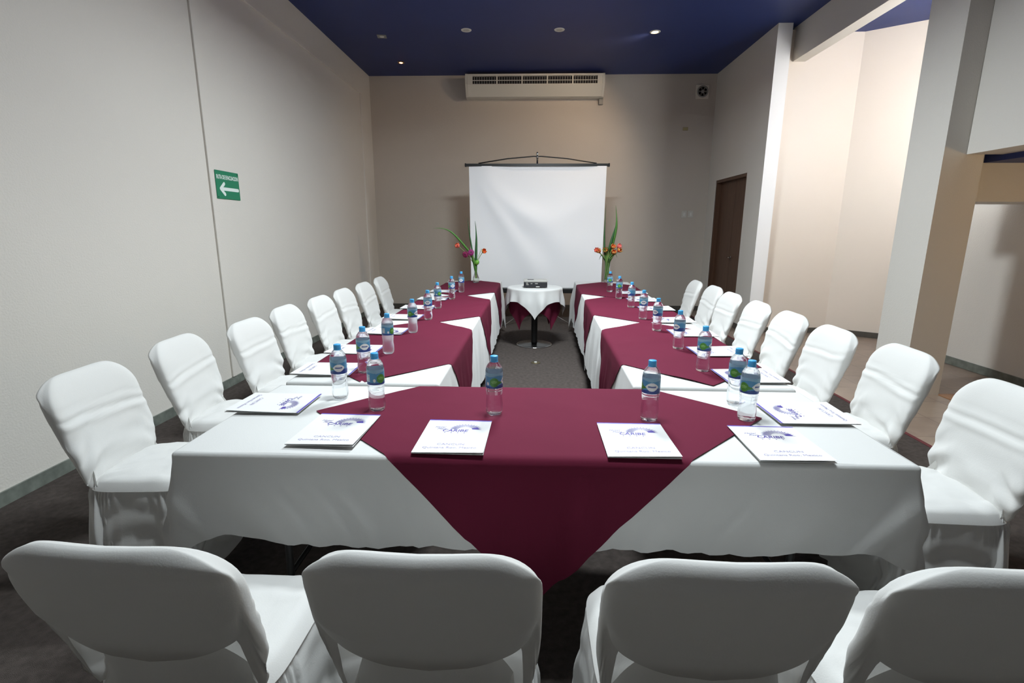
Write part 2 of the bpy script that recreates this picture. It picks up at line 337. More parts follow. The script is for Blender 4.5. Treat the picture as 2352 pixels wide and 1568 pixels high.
# ------------------------------------------------------------------ tables and cloths
TZ = 0.738
class Cloth:
    """A rectangular tabletop (half sizes a along local x, b along local y) under a draped cloth."""
    backtuck = False
    def __init__(s, cx, cy, rz, a, b, drop, seed, endtuck=(False, False), amp=.012, skew=.6):
        s.cx, s.cy, s.rz, s.a, s.b, s.drop, s.seed, s.tuck, s.amp, s.skew = cx, cy, rz, a, b, drop, seed, endtuck, amp, skew
    def off(s, side, p, d):
        if side == 'y+' and s.backtuck: return .002
        if side == 'x-' and s.tuck[0]: return .001
        if side == 'x+' and s.tuck[1]: return .001
        k = sstep(0, .28, d)
        sd = s.seed*7.3 + {'x-': 0, 'x+': 11, 'y-': 23, 'y+': 37}[side]
        L = s.a if side[0] == 'y' else s.b
        q = p + s.skew*d*(1 if p > 0 else -1)*sstep(0, .6, abs(p)/L)
        return .004 + .04*d + k*s.amp*(1.3*nz(q*5.5, sd) + 1.0*nz(q*11, sd+3) + .9 + .35*nz(q*23, sd+5, d*3))
    def wr(s, u, v): return .0012*(nz(u*3, v*3, s.seed)+.6*nz(u*9+v*5, v*4, s.seed+5))
    def local(s, u, v, dl=0.0):
        R_ = .014
        def edge(side, p, d):
            th = d/R_
            if th < PI/2:
                return (R_+dl)*math.sin(th)-0*R_, TZ-R_+(R_+dl)*math.cos(th)
            dd = d-R_*PI/2
            return R_+dl+s.off(side, p, dd)*sstep(0, .06, dd), TZ-R_-dd
        au, av = abs(u), abs(v); a, b = s.a-.014, s.b-.014
        if au <= a and av <= b: return Vector((u, v, TZ+dl+s.wr(u, v)))
        if av > b and au <= s.a+.02:
            e, z = edge('y+' if v > 0 else 'y-', u, av-b); return Vector((u, math.copysign(b+e, v), z))
        e, z = edge('x+' if u > 0 else 'x-', v, au-a); return Vector((math.copysign(a+e, u), v, z))
    def world(s, p):
        c, n = math.cos(s.rz), math.sin(s.rz)
        return Vector((s.cx+p.x*c-p.y*n, s.cy+p.x*n+p.y*c, p.z))
    def build_cloth(s, label, group, corner=.10):
        a, b = s.a-.014, s.b-.014; R_ = .014
        V, Fc = [], []
        nx, ny = max(2, int(2*a/.05)), max(2, int(2*b/.05))
        for j in range(ny+1):
            for i in range(nx+1):
                u = -a+2*a*i/nx; v = -b+2*b*j/ny
                V.append(s.local(u*.9999, v*.9999))
        for j in range(ny):
            for i in range(nx):
                q = j*(nx+1)+i; Fc.append((q, q+1, q+nx+2, q+nx+1))
        # columns around the edge: (base point, outward dir, side, s-param, drop, distance to the corner)
        cols = []
        def side(side, n, fn, dirv, L, dropv):
            for i in range(n+1):
                p = -L+2*L*i/n; cols.append((fn(p), dirv, side, p, dropv, L-abs(p)))
        dx, dy = s.drop if isinstance(s.drop, tuple) else (s.drop, s.drop)
        d0 = .20 if s.tuck[0] else dx; d1 = .20 if s.tuck[1] else dx
        st = .022
        def corner_cols(cx, cy, a0, a1, side0, p0, side1, p1, dr0, dr1):
            for k in range(1, 8):
                t = k/8; an = a0+(a1-a0)*t
                cols.append(((cx, cy), (math.cos(an), math.sin(an)), side0 if t < .5 else side1, p0 if t < .5 else p1, dr0*(1-t)+dr1*t, 0.0))
        n1 = int(2*a/st); n2 = int(2*b/st)
        side('y-', n1, lambda p: (p, -b), (0, -1), a, dy)
        corner_cols(a, -b, -PI/2, 0, 'y-', a, 'x+', -b, dy, d1)
        side('x+', n2, lambda p: (a, p), (1, 0), b, d1)
        corner_cols(a, b, 0, PI/2, 'x+', b, 'y+', a, d1, dy)
        side('y+', n1, lambda p: (-p, b), (0, 1), a, dy)
        corner_cols(-a, b, PI/2, PI, 'y+', -a, 'x-', b, dy, d0)
        side('x-', n2, lambda p: (-a, -p), (-1, 0), b, d0)
        corner_cols(-a, -b, PI, 1.5*PI, 'x-', -b, 'y-', -a, d0, dy)
        rows = [0, .3, .6, .85, 1.0]; nd = 14
        base = len(V); NC = len(cols)
        for (bx, by), (ox, oy), sd, p, dr, dc in cols:
            if sd in ('y+', 'x-'): p = -p if dc > 0 or True else p
            pp = bx if sd[0] == 'y' else by
            tucked = (sd == 'x-' and s.tuck[0]) or (sd == 'x+' and s.tuck[1])
            nearend = (s.tuck[0] and bx < 0) or (s.tuck[1] and bx > 0)
            ck = math.exp(-(dc/.07)**2)
            extra = (0 if (tucked) else corner*ck) - (.022*math.exp(-((dc-.16)/.07)**2) if not tucked else 0)
            if nearend: extra *= .55
            D = dr+extra
            for r in rows:
                th = r*PI/2; e = R_*math.sin(th); V.append(Vector((bx+ox*e, by+oy*e, TZ-R_+R_*math.cos(th))))
            for k in range(1, nd+1):
                d = (D-R_)*k/nd
                o_ = s.off(sd, pp, d)*sstep(0, .06, d)
                if not (tucked or nearend): o_ += ck*(.02*sstep(0, .3, d))
                elif nearend and not tucked: o_ *= (1-.3*ck)
                hem = .006*nz(pp*9, s.seed*3.1, 2.0) if k == nd else 0
                V.append(Vector((bx+ox*(R_+o_), by+oy*(R_+o_), TZ-R_-d+hem)))
        nr = len(rows)+nd
        for c in range(NC):
            c2 = (c+1) % NC
            for r in range(nr-1):
                Fc.append((base+c*nr+r, base+c*nr+r+1, base+c2*nr+r+1, base+c2*nr+r))
        me = mesh('tablecloth', V, Fc, True, [cloth_m])
        o = obj('tablecloth', me, None, (s.cx, s.cy, 0), (0, 0, s.rz)); return tag(o, label, 'tablecloth', group)
    def build_table(s, label, group):
        t = thing('banquet_table', label, 'table', (s.cx, s.cy, 0), s.rz, group)
        a, b = s.a-.02, s.b-.02
        obj('tabletop', bevbox('tabletop', -a, a, -b, b, TZ-.036, TZ-.008, .006, mat('table_board', (150, 132, 108), .5)), t)
        for sx in (-1, 1):
            x = sx*(a-.30)
            lg_ = obj('leg', join('leg', [tube_vf([(x, -b+.09, TZ-.036), (x, -b+.07, .01), (x, -b+.07, 0)], .014, 8), tube_vf([(x, b-.09, TZ-.036), (x, b-.07, .01), (x, b-.07, 0)], .014, 8), tube_vf([(x, -b+.075, .22), (x, b-.075, .22)], .010, 8)], black_m), t)
            obj('brace', tube('brace', [(x, 0, .22), (x-sx*.32, 0, TZ-.036)], .008, black_m), lg_)
        return t
    def build_runner(s, u0, v0, hd, label, group, seed=0, n=46):
        """square cloth laid as a diamond centred at local (u0,v0), half diagonal hd"""
        us = sorted(set([u0-hd+2*hd*i/(2*n) for i in range(2*n+1)]))
        V, Fc = [], []
        bb = s.b-.014
        nv = 40
        for v in [v0-hd+2*hd*i/(2*n) for i in range(2*n+1)]:
            half = max(.0005, hd-abs(v-v0))
            for k in range(nv+1):
                u = u0-half+2*half*k/nv
                rid = .0034*max(0, nz(u*2.2+seed, v*3.5+u*1.2, seed+9))**1.5*3 + .0022*max(0, nz(u*7+v*9, v*5, seed))
                V.append(s.local(u, v, .0042+rid))
        m = 2*n+1
        for i in range(m-1):
            for k in range(nv):
                q = i*(nv+1)+k; Fc.append((q, q+1, q+nv+2, q+nv+1))
        me = mesh('overlay_cloth', V, Fc, True, [maroon_m])
        o = obj('overlay_cloth', me, None, (s.cx, s.cy, 0), (0, 0, s.rz)); return tag(o, label, 'tablecloth', group)

front = Cloth(.027, 1.918, 0, 1.222, .383, .305, 1, amp=.021, skew=1.0)
front.backtuck = True
front.build_table('folding banquet table under the white cloth nearest the camera', 'folding banquet tables')
front.build_cloth('white tablecloth on the table nearest the camera', 'white tablecloths', .035)
front.build_runner(0, .022, .895, 'maroon diamond overlay hanging over the front of the nearest table', 'maroon overlays', 3)

LT = 2.462/2
def side_tables(x0, x1, side, cloths):
    """x0,x1: centre line x at y=2.335 and y=7.31"""
    ang = math.atan2(x1-x0, 7.31-2.335)
    res = []
    for k in range(2):
        yc = 2.338+LT+k*(2*LT+.03); xc = x0+(x1-x0)*(yc-2.335)/(7.31-2.335)
        c = Cloth(xc, yc, PI/2-ang, LT, .378, (.50, .525), 5+k*3+(20 if side == 'right' else 0), (True, k == 0), amp=.010, skew=.15)
        if k == 1: c.tuck = (True, False)
        c.build_table('folding banquet table under white cloth, %s table of the %s row' % ('nearer' if k == 0 else 'farther', side), 'folding banquet tables')
        c.build_cloth('white tablecloth on the %s table of the %s row' % ('nearer' if k == 0 else 'farther', side), 'white tablecloths', .16)
        res.append(c)
    # overlays may span both tables: evaluate on one long virtual table
    ym = (2.338+7.31)/2; xm = (x0+x1)/2
    long = Cloth(xm, ym, PI/2-ang, 2.48, .378, (.50, .525), 0, (True, False), amp=.010)
    def off(sd, p, d, long=long, res=res):
        c = res[0] if p < 0 else res[1]
        return max(c.off(sd, p+(LT+.015), d) if p < 0 else c.off(sd, p-(LT+.015), d), .004)
    long.off = off
    for i, (yc, hd) in enumerate(cloths):
        long.build_runner(yc-ym, -.0 if side == 'left' else .0, hd, 'maroon diamond overlay, %s from the camera on the %s row of tables' % (ORD[i], side), 'maroon overlays', i*5+(2 if side == 'left' else 40))
    return res, (x0, x1, ang)
side_tables(-.812, -.790, 'left', [(3.20, .86), (4.80, .90), (6.46, .90)])
side_tables(.874, 1.000, 'right', [(3.22, .86), (4.87, .86), (6.34, .86)])

# ------------------------------------------------------------------ covered chairs
def chair_meshes(seed):
    rnd = random.Random(seed)
    W, ZT, RC, TH = .236, .866, .118, .041
    nv, nu = 46, 72
    V, Fc = [], []
    fold_v = .66+rnd.uniform(-.05, .04); fold_s = rnd.uniform(-.06, .06); fa = rnd.uniform(.7, 1.2)
    V0 = .73
    for i in range(nv+1):
        v = i/nv
        if v > V0: t = (v-V0)/(1-V0); v = V0+(1-V0)*math.sin(t*PI/2)
        t = max(0, (v-V0)/(1-V0)); cap = math.sqrt(max(0, 1-t*t))
        waist = 1-.06*math.exp(-((v-.12)/.16)**2)
        waist *= 1-.13*max(0, 1-v/.16)**2
        w_ = (W-RC)*waist + RC*waist*max(0, 1-t**2.2)**(1/2.2)
        th = TH*(.55+.45*min(1, v*3.5))*max(0, 1-t**2.6)**(1/2.0)
        for k in range(nu):
            a = 2*PI*k/nu; ca, sa = math.cos(a), math.sin(a)
            x = w_*math.copysign(abs(ca)**.36, ca); y = th*math.copysign(abs(sa)**.62, sa)
            rear = sstep(.15, -.35, sa)
            zb = (.425)*(1-rear)+(.560+.085*(x/W)**2)*rear
            z = zb+(ZT-zb)*v
            vv = (z-.43)/(ZT-.43)
            yc = -.185-.115*max(0, vv)**1.15
            curve = .028*(x/W)**2*(.4+.6*vv)
            crown = .022*(1-(x/W)**2)*t*t - .009*math.exp(-(x/.11)**2)*t*t
            d = 0.0
            if sa > .1:
                c = fold_v+fold_s*(x/W)+.03*nz(x*6, seed)
                e = 1-.5*(x/W)**2
                d += fa*(-.0085*math.exp(-((vv-c)/.020)**2)+.0075*math.exp(-((vv-c+.055)/.03)**2))*e
                c2 = c+.09+.04*nz(x*5, seed+7)
                d += .5*fa*(-.006*math.exp(-((vv-c2)/.016)**2)+.004*math.exp(-((vv-c2+.035)/.02)**2))*e
                low = sstep(.62, .15, vv)
                d += low*.017*nz(x*11+vv*7*math.copysign(1, x), vv*4, seed)
                d += low*.009*nz(x*26+vv*5*math.copysign(1, x), vv*5, seed+6)
                d += .005*nz(x*5, vv*4, seed+2)
            elif sa < -.1:
                c = .86+.05*nz(x*4, seed+1)
                d += .003*nz(x*5, vv*6, seed+4) - .0045*math.exp(-((vv-c)/.025)**2)*(.6+.8*nz(x*5, seed+8))
                d += .003*math.exp(-((vv-c-.06)/.03)**2)
            else:
                d += .006*nz(vv*22, seed+k*.2)*sstep(.8, .2, vv)
            d *= min(1, th/(.6*TH))
            V.append((x, yc+y+curve+d*(1 if sa > 0 else -1), z+crown))
    for i in range(nv):
        for k in range(nu):
            k2 = (k+1) % nu; Fc.append((i*nu+k, i*nu+k2, (i+1)*nu+k2, (i+1)*nu+k))
    back = mesh('backrest_cover', V, Fc, True, [chair_m])
    def per(t):
        a = 2*PI*t; ca, sa = math.cos(a), math.sin(a); e = .40
        return math.copysign(abs(ca)**e, ca), math.copysign(abs(sa)**e, sa)
    YCN, HX, HY = .015, .218, .214
    V, Fc = [], []; nr, nk = 12, 96
    for r in range(nr+1):
        q = r/nr
        for k in range(nk):
            x, y = per(k/nk)
            z = .466-.014*q**4-.034*sstep(.88, 1.0, q) + .006*nz(x*q*3+seed, y*q*4, seed)*(1-q**6) + .007*nz(x*q*7+y*q*3, y*q*3+seed, seed)*sstep(.2, .7, q)*(1-q**8)
            sag = -.014*(1-x*x)*sstep(.55, 1, q)*max(0, y)
            V.append((x*q*HX, YCN+y*q*HY, z+sag))
    for r in range(nr):
        for k in range(nk):
            k2 = (k+1) % nk
            if r == 0: Fc.append((k, nk+k, nk+k2))
            else: Fc.append((r*nk+k, (r+1)*nk+k, (r+1)*nk+k2, r*nk+k2))
    seat = mesh('seat_cover', V, Fc, True, [chair_m])
    V, Fc = [], []; nq, nk = 22, 240
    ph = rnd.uniform(0, 6)
    for r in range(nq+1):
        q = r/nq
        for k in range(nk):
            t = k/nk; x, y = per(t)
            rr = sstep(-.72, -.99, y)
            ztop = .425*(1-rr)+.615*rr-.02*max(0, y)*(1-x*x)
            z = ztop-(ztop-.012)*q
            g = (.432-z)/.42 if z < .432 else 0.0
            s = t*1.6
            pl_ = .85*nz(s*11+ph, g*.7, seed)+.55*nz(s*30, g*.4, seed+3)
            amp = .001+.034*sstep(.02, .7, g)
            gather = .0045*math.sin(2*PI*t*70+4*nz(t*24, seed))*math.exp(-((z-.385)/.035)**2)
            dn = pl_*amp+gather
            bx, by = x*HX*(.955+.03*sstep(0, .1, g)+.15*g**1.2), y*HY*(.955+.03*sstep(0, .1, g)+.15*g)
            if rr > 0: by -= rr*(.020+.022*sstep(.45, .60, z)); bx *= 1-.20*rr*sstep(.42, .47, z)
            nrm = Vector((x**3, y**3, 0)).normalized()
            ox, oy = nrm.x*dn, nrm.y*dn
            if y > .6:
                u = min(1, abs(bx)/HX)
                ph2 = g*2.3+.85*(u*u)
                oy += .020*math.sin(ph2*7.0+seed)*sstep(.06, .3, g)*sstep(1.0, .8, g)*(1-u**4)
            elif abs(x) > .6:
                u = min(1, abs(by)/HY); ox += math.copysign(.008*math.sin((g*1.6-.6*u*u)*7+seed)*sstep(.05, .3, g)*sstep(1, .8, g)*(1-u**4), x)
            V.append((bx+ox, YCN+by+oy, z))
    for r in range(nq):
        for k in range(nk):
            k2 = (k+1) % nk; Fc.append((r*nk+k, r*nk+k2, (r+1)*nk+k2, (r+1)*nk+k))
    skirt = mesh('skirt', V, Fc, True, [chair_m])
    ties = []
    for sg in (-1, 1):
        V, Fc = [], []; nr2, nk2 = 18, 24
        for r in range(nr2+1):
            q = r/nr2; z = .436-.395*q
            wd = .001+.080*q**.8
            for k in range(nk2+1):
                c = -1+2*k/nk2
                bul = -.014*(1-q)**4+.026*math.sin(PI*min(1, q*.8+.04))*(1-c*c)+.014*sstep(0, .5, q)*math.sin(c*6+seed+sg+q*2)*(1-abs(c)**3)-.012*abs(c)**3
                V.append((sg*(.208+.026*q+bul), -.150+.045*q+c*wd, z+.03*q*c))
        for r in range(nr2):
            for k in range(nk2):
                a_ = r*(nk2+1)+k; Fc.append((a_, a_+1, a_+nk2+2, a_+nk2+1))
        ties.append(mesh('tie', V, Fc, True, [chair_m]))
    return back, seat, skirt, ties
PROTOS = [chair_meshes(s) for s in (1, 4, 9, 13, 22)]
CH_GROUP = 'white covered banquet chairs around the tables'
def chair(i, x, y, rz, label):
    b, s, k, ties = PROTOS[i % len(PROTOS)]
    t = thing('banquet_chair', label, 'chair', (x, y, 0), rz, CH_GROUP)
    obj('backrest_cover', b, t); obj('seat_cover', s, t); obj('skirt', k, t)
    for q in ties: obj('tie', q, t)
    return t
BT = .300   # distance from the chair origin back to the top edge of the backrest
frontx = [-.800, -.205, .384, .905]
fl = ['leftmost', 'second from the left', 'third from the left', 'rightmost']
for i, x in enumerate(frontx):
    chair(i+1, x, .828+BT, [-.03, .0, .0, .02][i], 'white covered banquet chair seen from behind, %s of the front row' % fl[i])
LY = [2.055, 2.69, 3.225, 3.84, 4.41, 4.98, 5.59, 6.25]; LX = [-1.935, -1.965, -1.875, -1.92, -1.885, -1.885, -1.875, -1.885]
RY = [1.955, 2.63, 3.165, 3.735, 4.30, 4.90, 5.49, 6.08]; RX = [1.900, 1.955, 1.906, 1.923, 1.93, 1.935, 1.976, 1.964]
lrot = [.06, .08, .02, .03, .0, .02, .0, .04]; rrot = [-.04, -.08, -.05, -.04, -.06, -.02, -.03, -.06]
for i in range(8):
    chair(i, LX[i]+BT, LY[i], -PI/2+lrot[i], 'white covered banquet chair, %s from the camera along the left wall' % ORD[i])
    chair(i+2, RX[i]-BT, RY[i], PI/2+rrot[i], 'white covered banquet chair, %s from the camera along the right side' % ORD[i])

# ------------------------------------------------------------------ water bottles
def glass_mat(name, col, ior, rough, clear):
    m = bpy.data.materials.new(name); m.use_nodes = True; nt = m.node_tree; n = nt.nodes; L = nt.links
    b = n['Principled BSDF']; b.inputs['Base Color'].default_value = col; b.inputs['Transmission Weight'].default_value = 1
    b.inputs['IOR'].default_value = ior; b.inputs['Roughness'].default_value = rough
    tr = n.new('ShaderNodeBsdfTransparent'); tr.inputs[0].default_value = (.96, .98, 1, 1)
    ms = n.new('ShaderNodeMixShader'); ms.inputs[0].default_value = clear
    L.new(b.outputs[0], ms.inputs[1]); L.new(tr.outputs[0], ms.inputs[2]); L.new(ms.outputs[0], n['Material Output'].inputs['Surface'])
    return m
water_m = glass_mat('bottle_water', (.97, .985, 1, 1), 1.30, .01, .30)
frost_m = glass_mat('bottle_frosted', (.90, .93, .97, 1), 1.25, .5, .12)
glass_m = glass_mat('vase_glass', (.98, 1, .99, 1), 1.35, .01, .35)
cap_m = mat('cap_blue', (62, 156, 212), .35)
prof = [(.020, .003), (.027, .0), (.0315, .004), (.0338, .014), (.0342, .03), (.0336, .045), (.0318, .060), (.0312, .072), (.0318, .084), (.0332, .097), (.0338, .106), (.0334, .112), (.0338, .118), (.0340, .145), (.0338, .172), (.0341, .177), (.0332, .186), (.0300, .196), (.0240, .206), (.0175, .2135), (.0135, .218), (.0128, .222)]
def smoothprof(pr, n=3):
    out = []
    for i in range(len(pr)-1):
        for k in range(n):
            t = k/n; out.append((pr[i][0]*(1-t)+pr[i+1][0]*t, pr[i][1]*(1-t)+pr[i+1][1]*t))
    out.append(pr[-1])
    return [(r+(.0005*math.sin(z*2*PI/.0085) if .05 < z < .11 or .178 < z < .2 else 0), z) for r, z in out]
def petal(a, z): return 1-.10*max(0, 1-z/.022)*(.5+.5*math.cos(5*a))
body_clear = lathe('bottle_body', smoothprof(prof), water_m, 36, petal)
body_frost = lathe('bottle_body', smoothprof(prof), frost_m, 36, petal)
cap_me = lathe('cap', [(.0130, .2145), (.0158, .2146), (.0160, .2165), (.0150, .217), (.0152, .2185), (.0152, .236), (.0145, .2385), (.011, .2395), (.001, .2395)], cap_m, 40, lambda a, z: 1+.012*math.cos(40*a))
def label_mesh():
    lb1 = mat('label_blue', (72, 136, 174), .35); lb0 = mat('label_sky', (128, 166, 186), .35); lb2 = mat('label_navy', (36, 66, 134), .35)
    gr = mat('label_green', (68, 132, 44), .35); wh = mat('label_white', (226, 226, 222), .35); lg = mat('label_lime', (150, 200, 120), .35)
    ms = [lb1, lb0, lb2, gr, wh, lg]
    for m_ in ms:
        nt = m_.node_tree; b_ = nt.nodes['Principled BSDF']; c_ = tuple(b_.inputs['Base Color'].default_value)
        g_ = nt.nodes.new('ShaderNodeNewGeometry'); x_ = nt.nodes.new('ShaderNodeMixRGB'); x_.inputs[1].default_value = c_; x_.inputs[2].default_value = lin((196, 214, 226))
        nt.links.new(g_.outputs['Backfacing'], x_.inputs[0]); nt.links.new(x_.outputs[0], b_.inputs['Base Color'])
    n, h = 150, 44; V, Fc, I = [], [], []
    r = .0348
    for j in range(h+1):
        for k in range(n):
            a = 2*PI*k/n; V.append((r*math.cos(a), r*math.sin(a), .1135+.0615*j/h))
    for j in range(h):
        for k in range(n):
            k2 = (k+1) % n; Fc.append((j*n+k, j*n+k2, (j+1)*n+k2, (j+1)*n+k))
            th = ((k+.5)/n*360+180) % 360-180; z = (j+.5)/h
            i = 0
            if z > .80+.04*math.sin(math.radians(th*3)): i = 1
            if z < .24+.10*math.sin(math.radians(th-60)): i = 2
            # green drop centred at 0, tail to the right
            ge = (th/30)**2+((z-.40)/.30)**2 < 1 or (0 < th < 62 and abs(z-.37) < .22*(1-th/62))
            if ge: i = 3
            if (th/19)**2+((z-.42)/.10)**2 < 1 and int(z*40) % 2 == 0: i = 5
            # white leaf shape on the right
            wl = abs(th-92) < 42 and abs(z-.44) < .27*math.cos(math.radians((th-92)/42*90))**.8
            if wl: i = 4
            if wl and abs(th-92) < 26 and abs(z-.45-.03*math.sin(th*.9)) < .045: i = 2
            if ((th+44)/9)**2+((z-.30)/.11)**2 < 1: i = 4
            if abs(th+92) < 15 and .2 < z < .68: i = 4 if int((z-.2)*50) % 2 else 1
            I.append(i)
    return mesh('label', V, Fc, True, ms, I)
label_me = label_mesh()
def bottle(x, y, face_deg, frosted, label, z=TZ):
    # face_deg: which label angle points to the camera
    t = thing('water_bottle', label, 'bottle', (x, y, z+.0062), 0, 'water bottles on the tables')
    obj('bottle_body', body_frost if frosted else body_clear, t)
    ang = math.atan2(-y, -x)-math.radians(face_deg)
    obj('label', label_me, t, rot=(0, 0, ang)); obj('cap', cap_me, t)
    if frosted: t['state'] = 'misted'
fb = [(-.622, 1.963, -35, 'beside the leftmost front folder'), (-.14, 1.940, 0, 'behind the second front folder from the left'), (.468, 1.900, 85, 'behind the third front folder from the left'), (.849, 1.917, 35, 'behind the rightmost front folder')]
for x, y, f, s in fb: bottle(x, y, f, False, 'clear blue-capped water bottle '+s)
LB = [(-.828, 2.108, 92, 0), (-.85, 2.508, 80, 0), (-.839, 2.921, -50, 1), (-.834, 3.544, 30, 1), (-.83, 4.077, 95, 0), (-.859, 4.678, -30, 0), (-.824, 5.307, 70, 0), (-.803, 5.906, 100, 1)]
RB = [(.88, 2.118, 20, 0), (.906, 2.618, 10, 0), (.923, 3.134, 130, 0), (.926, 3.70, 130, 0), (.929, 4.195, 92, 0), (.954, 4.837, 150, 0), (.941, 5.448, 0, 0), (.935, 6.058, 5, 0)]
for i, (x, y, f, fr) in enumerate(LB): bottle(x, y, f, bool(fr), '%s water bottle with blue cap, %s from the camera along the left tables' % ('misted' if fr else 'clear', ORD[i]))
for i, (x, y, f, fr) in enumerate(RB): bottle(x, y, f, bool(fr), 'clear water bottle with blue cap, %s from the camera along the right tables' % ORD[i])

# ------------------------------------------------------------------ folders
def text_vf(s, size, x, y, align='CENTER', shear=0.0, bold=0.0, sx=1.0):
    c = bpy.data.curves.new('t', 'FONT'); c.body = s; c.size = size; c.align_x = align; c.shear = shear; c.offset = bold; c.resolution_u = 2
    o = bpy.data.objects.new('t', c); COL.objects.link(o)
    dg = bpy.context.evaluated_depsgraph_get()
    me = bpy.data.meshes.new_from_object(o.evaluated_get(dg))
    V = [(v.co.x*sx+x, v.co.y+y, 0) for v in me.vertices]; Fc = [tuple(p.vertices) for p in me.polygons]
    bpy.data.objects.remove(o, do_unlink=True); bpy.data.curves.remove(c); bpy.data.meshes.remove(me)
    return V, Fc
FW2, FH2 = .119, .150
def folder_meshes():
    n = 10
    def sheet(z0, lift, th, name):
        V, Fc = [], []
        for j in range(n+1):
            for i in range(7):
                x = -FW2+2*FW2*i/6; y = -FH2+2*FH2*j/n
                z = z0+lift*(1-(y+FH2)/(2*FH2))**1.6*(.25+.75*(x+FW2)/(2*FW2))
                V.append((x, y, z))
        m = len(V); V += [(a, b, c-th) for a, b, c in V]
        for j in range(n):
            for i in range(6):
                q = j*7+i; Fc.append((q, q+1, q+8, q+7)); Fc.append((m+q, m+q+7, m+q+8, m+q+1))
        for i in range(6):
            Fc.append((i, m+i, m+i+1, i+1)); q = n*7+i; Fc.append((q, q+1, m+q+1, m+q))
        for j in range(n):
            q = j*7; Fc.append((q, q+7, m+q+7, m+q)); q = j*7+6; Fc.append((q, m+q, m+q+7, q+7))
        return mesh(name, V, Fc, False, [paper_m])
    LIFT = .007
    back = sheet(.0008, .0, .0007, 'back_cover'); frontc = sheet(.0020, LIFT, .0007, 'front_cover')
    def lifted(vf, dz):
        V, Fc = vf; out = []
        for x, y, z in V:
            out.append((x, y, .0020+dz+LIFT*(1-(y+FH2)/(2*FH2))**1.6*(.25+.75*(x+FW2)/(2*FW2))))
        return out, Fc
    def quad(x0, x1, y0, y1, k=8):
        V, Fc = [], []
        for i in range(k+1): V += [(x0+(x1-x0)*i/k, y0, 0), (x0+(x1-x0)*i/k, y1, 0)]
        for i in range(k): Fc.append((2*i, 2*i+2, 2*i+3, 2*i+1))
        return V, Fc
    def mk(name, lst, m, dz):
        return join(name, [lifted(v, dz) for v in lst], m, False)
    band = mk('top_band', [quad(-FW2, FW2, FH2-.0085, FH2-.0002)], violet_m, .0003)
    # emblem: half ellipse of rays, word below, four stars
    ink = []; light = []
    cx, cy = .030, .058
    for i in range(31):
        a = PI*i/30
        r0, r1 = .40, (1.0 if i % 2 == 0 else .90)
        w0, w1 = .012, .026
        def P(r, a_): return (cx+.062*r*math.cos(a_), cy+.054*r*math.sin(a_), 0)
        ink.append(([P(r0, a-w0), P(r1*.86, a-w1), P(r1, a), P(r1*.86, a+w1), P(r0, a+w0)], [(0, 1, 2, 3, 4)]))
    seg = []
    for i in range(9):
        a = .55*i/8; seg.append((cx+.062*.80*math.cos(a), cy+.046*.80*math.sin(a), 0))
    for i in range(9):
        a = .55*(8-i)/8; seg.append((cx+.062*.40*math.cos(a), cy+.046*.40*math.sin(a), 0))
    ink.append(([(p[0], p[1], 0) for p in seg], [tuple(reversed(range(len(seg))))]))
    ink.append(text_vf('CARIBE', .030, -.006, .034, 'CENTER', .15, .0006, .95))
    for k in range(4):
        sxp, syp = -.040+.0235*k, .024
        pts = []
        for j in range(10):
            a = PI/2+j*PI/5; r = .0040 if j % 2 == 0 else .0017; pts.append((sxp+r*math.cos(a), syp+r*math.sin(a), 0))
        ink.append((pts, [tuple(range(10))]))
    ink.append(text_vf('Hotel', .017, -.066, .070, 'CENTER', .45))
    ink.append(text_vf('Plaza', .017, -.058, .054, 'CENTER', .45))
    light.append(text_vf('CANCUN', .021, .0, -.088, 'CENTER', 0, 0, 1.05))
    light.append(text_vf('Quintana Roo, Mexico', .020, .0, -.116, 'CENTER', 0, 0, 1.0))
    return back, frontc, band, mk('emblem_print', ink, ink_m, .0004), mk('address_print', light, inklight_m, .00045)
FOLD = folder_meshes()
def folder(x, y, rz, label):
    t = thing('paper_folder', label, 'folder', (x, y, TZ+.0105), rz, 'white printed folders on the tables')
    for n_, m in zip(('back_cover', 'front_cover', 'top_band', 'emblem_print', 'address_print'), FOLD): obj(n_, m, t)
ff = [(-.708, 1.738, -.03, 'leftmost'), (-.264, 1.692, -.02, 'second from the left'), (.376, 1.690, -.005, 'third from the left'), (.860, 1.682, -.02, 'rightmost')]
for x, y, r, s in ff: folder(x, y, r, 'white folder with sun emblem, %s on the near table front edge' % s)
LF = [(-1.070, 2.011, .0), (-1.055, 2.545, .03), (-1.060, 2.987, .0), (-1.040, 3.560, -.02), (-1.055, 4.160, .0), (-1.045, 4.700, .02), (-1.020, 5.30, .0), (-1.02, 5.95, .0)]
RF = [(1.108, 1.985, .0), (1.105, 2.517, .02), (1.13, 3.042, .03), (1.15, 3.601, .0), (1.165, 4.130, .0), (1.165, 4.742, .02), (1.165, 5.327, .0), (1.19, 5.96, .0)]
for i, (x, y, r) in enumerate(LF): folder(x, y, -PI/2+r, 'white folder with violet edge turned to the left chairs, %s from the camera' % ORD[i])
for i, (x, y, r) in enumerate(RF): folder(x, y, PI/2+r, 'white folder with violet edge turned to the right chairs, %s from the camera' % ORD[i])

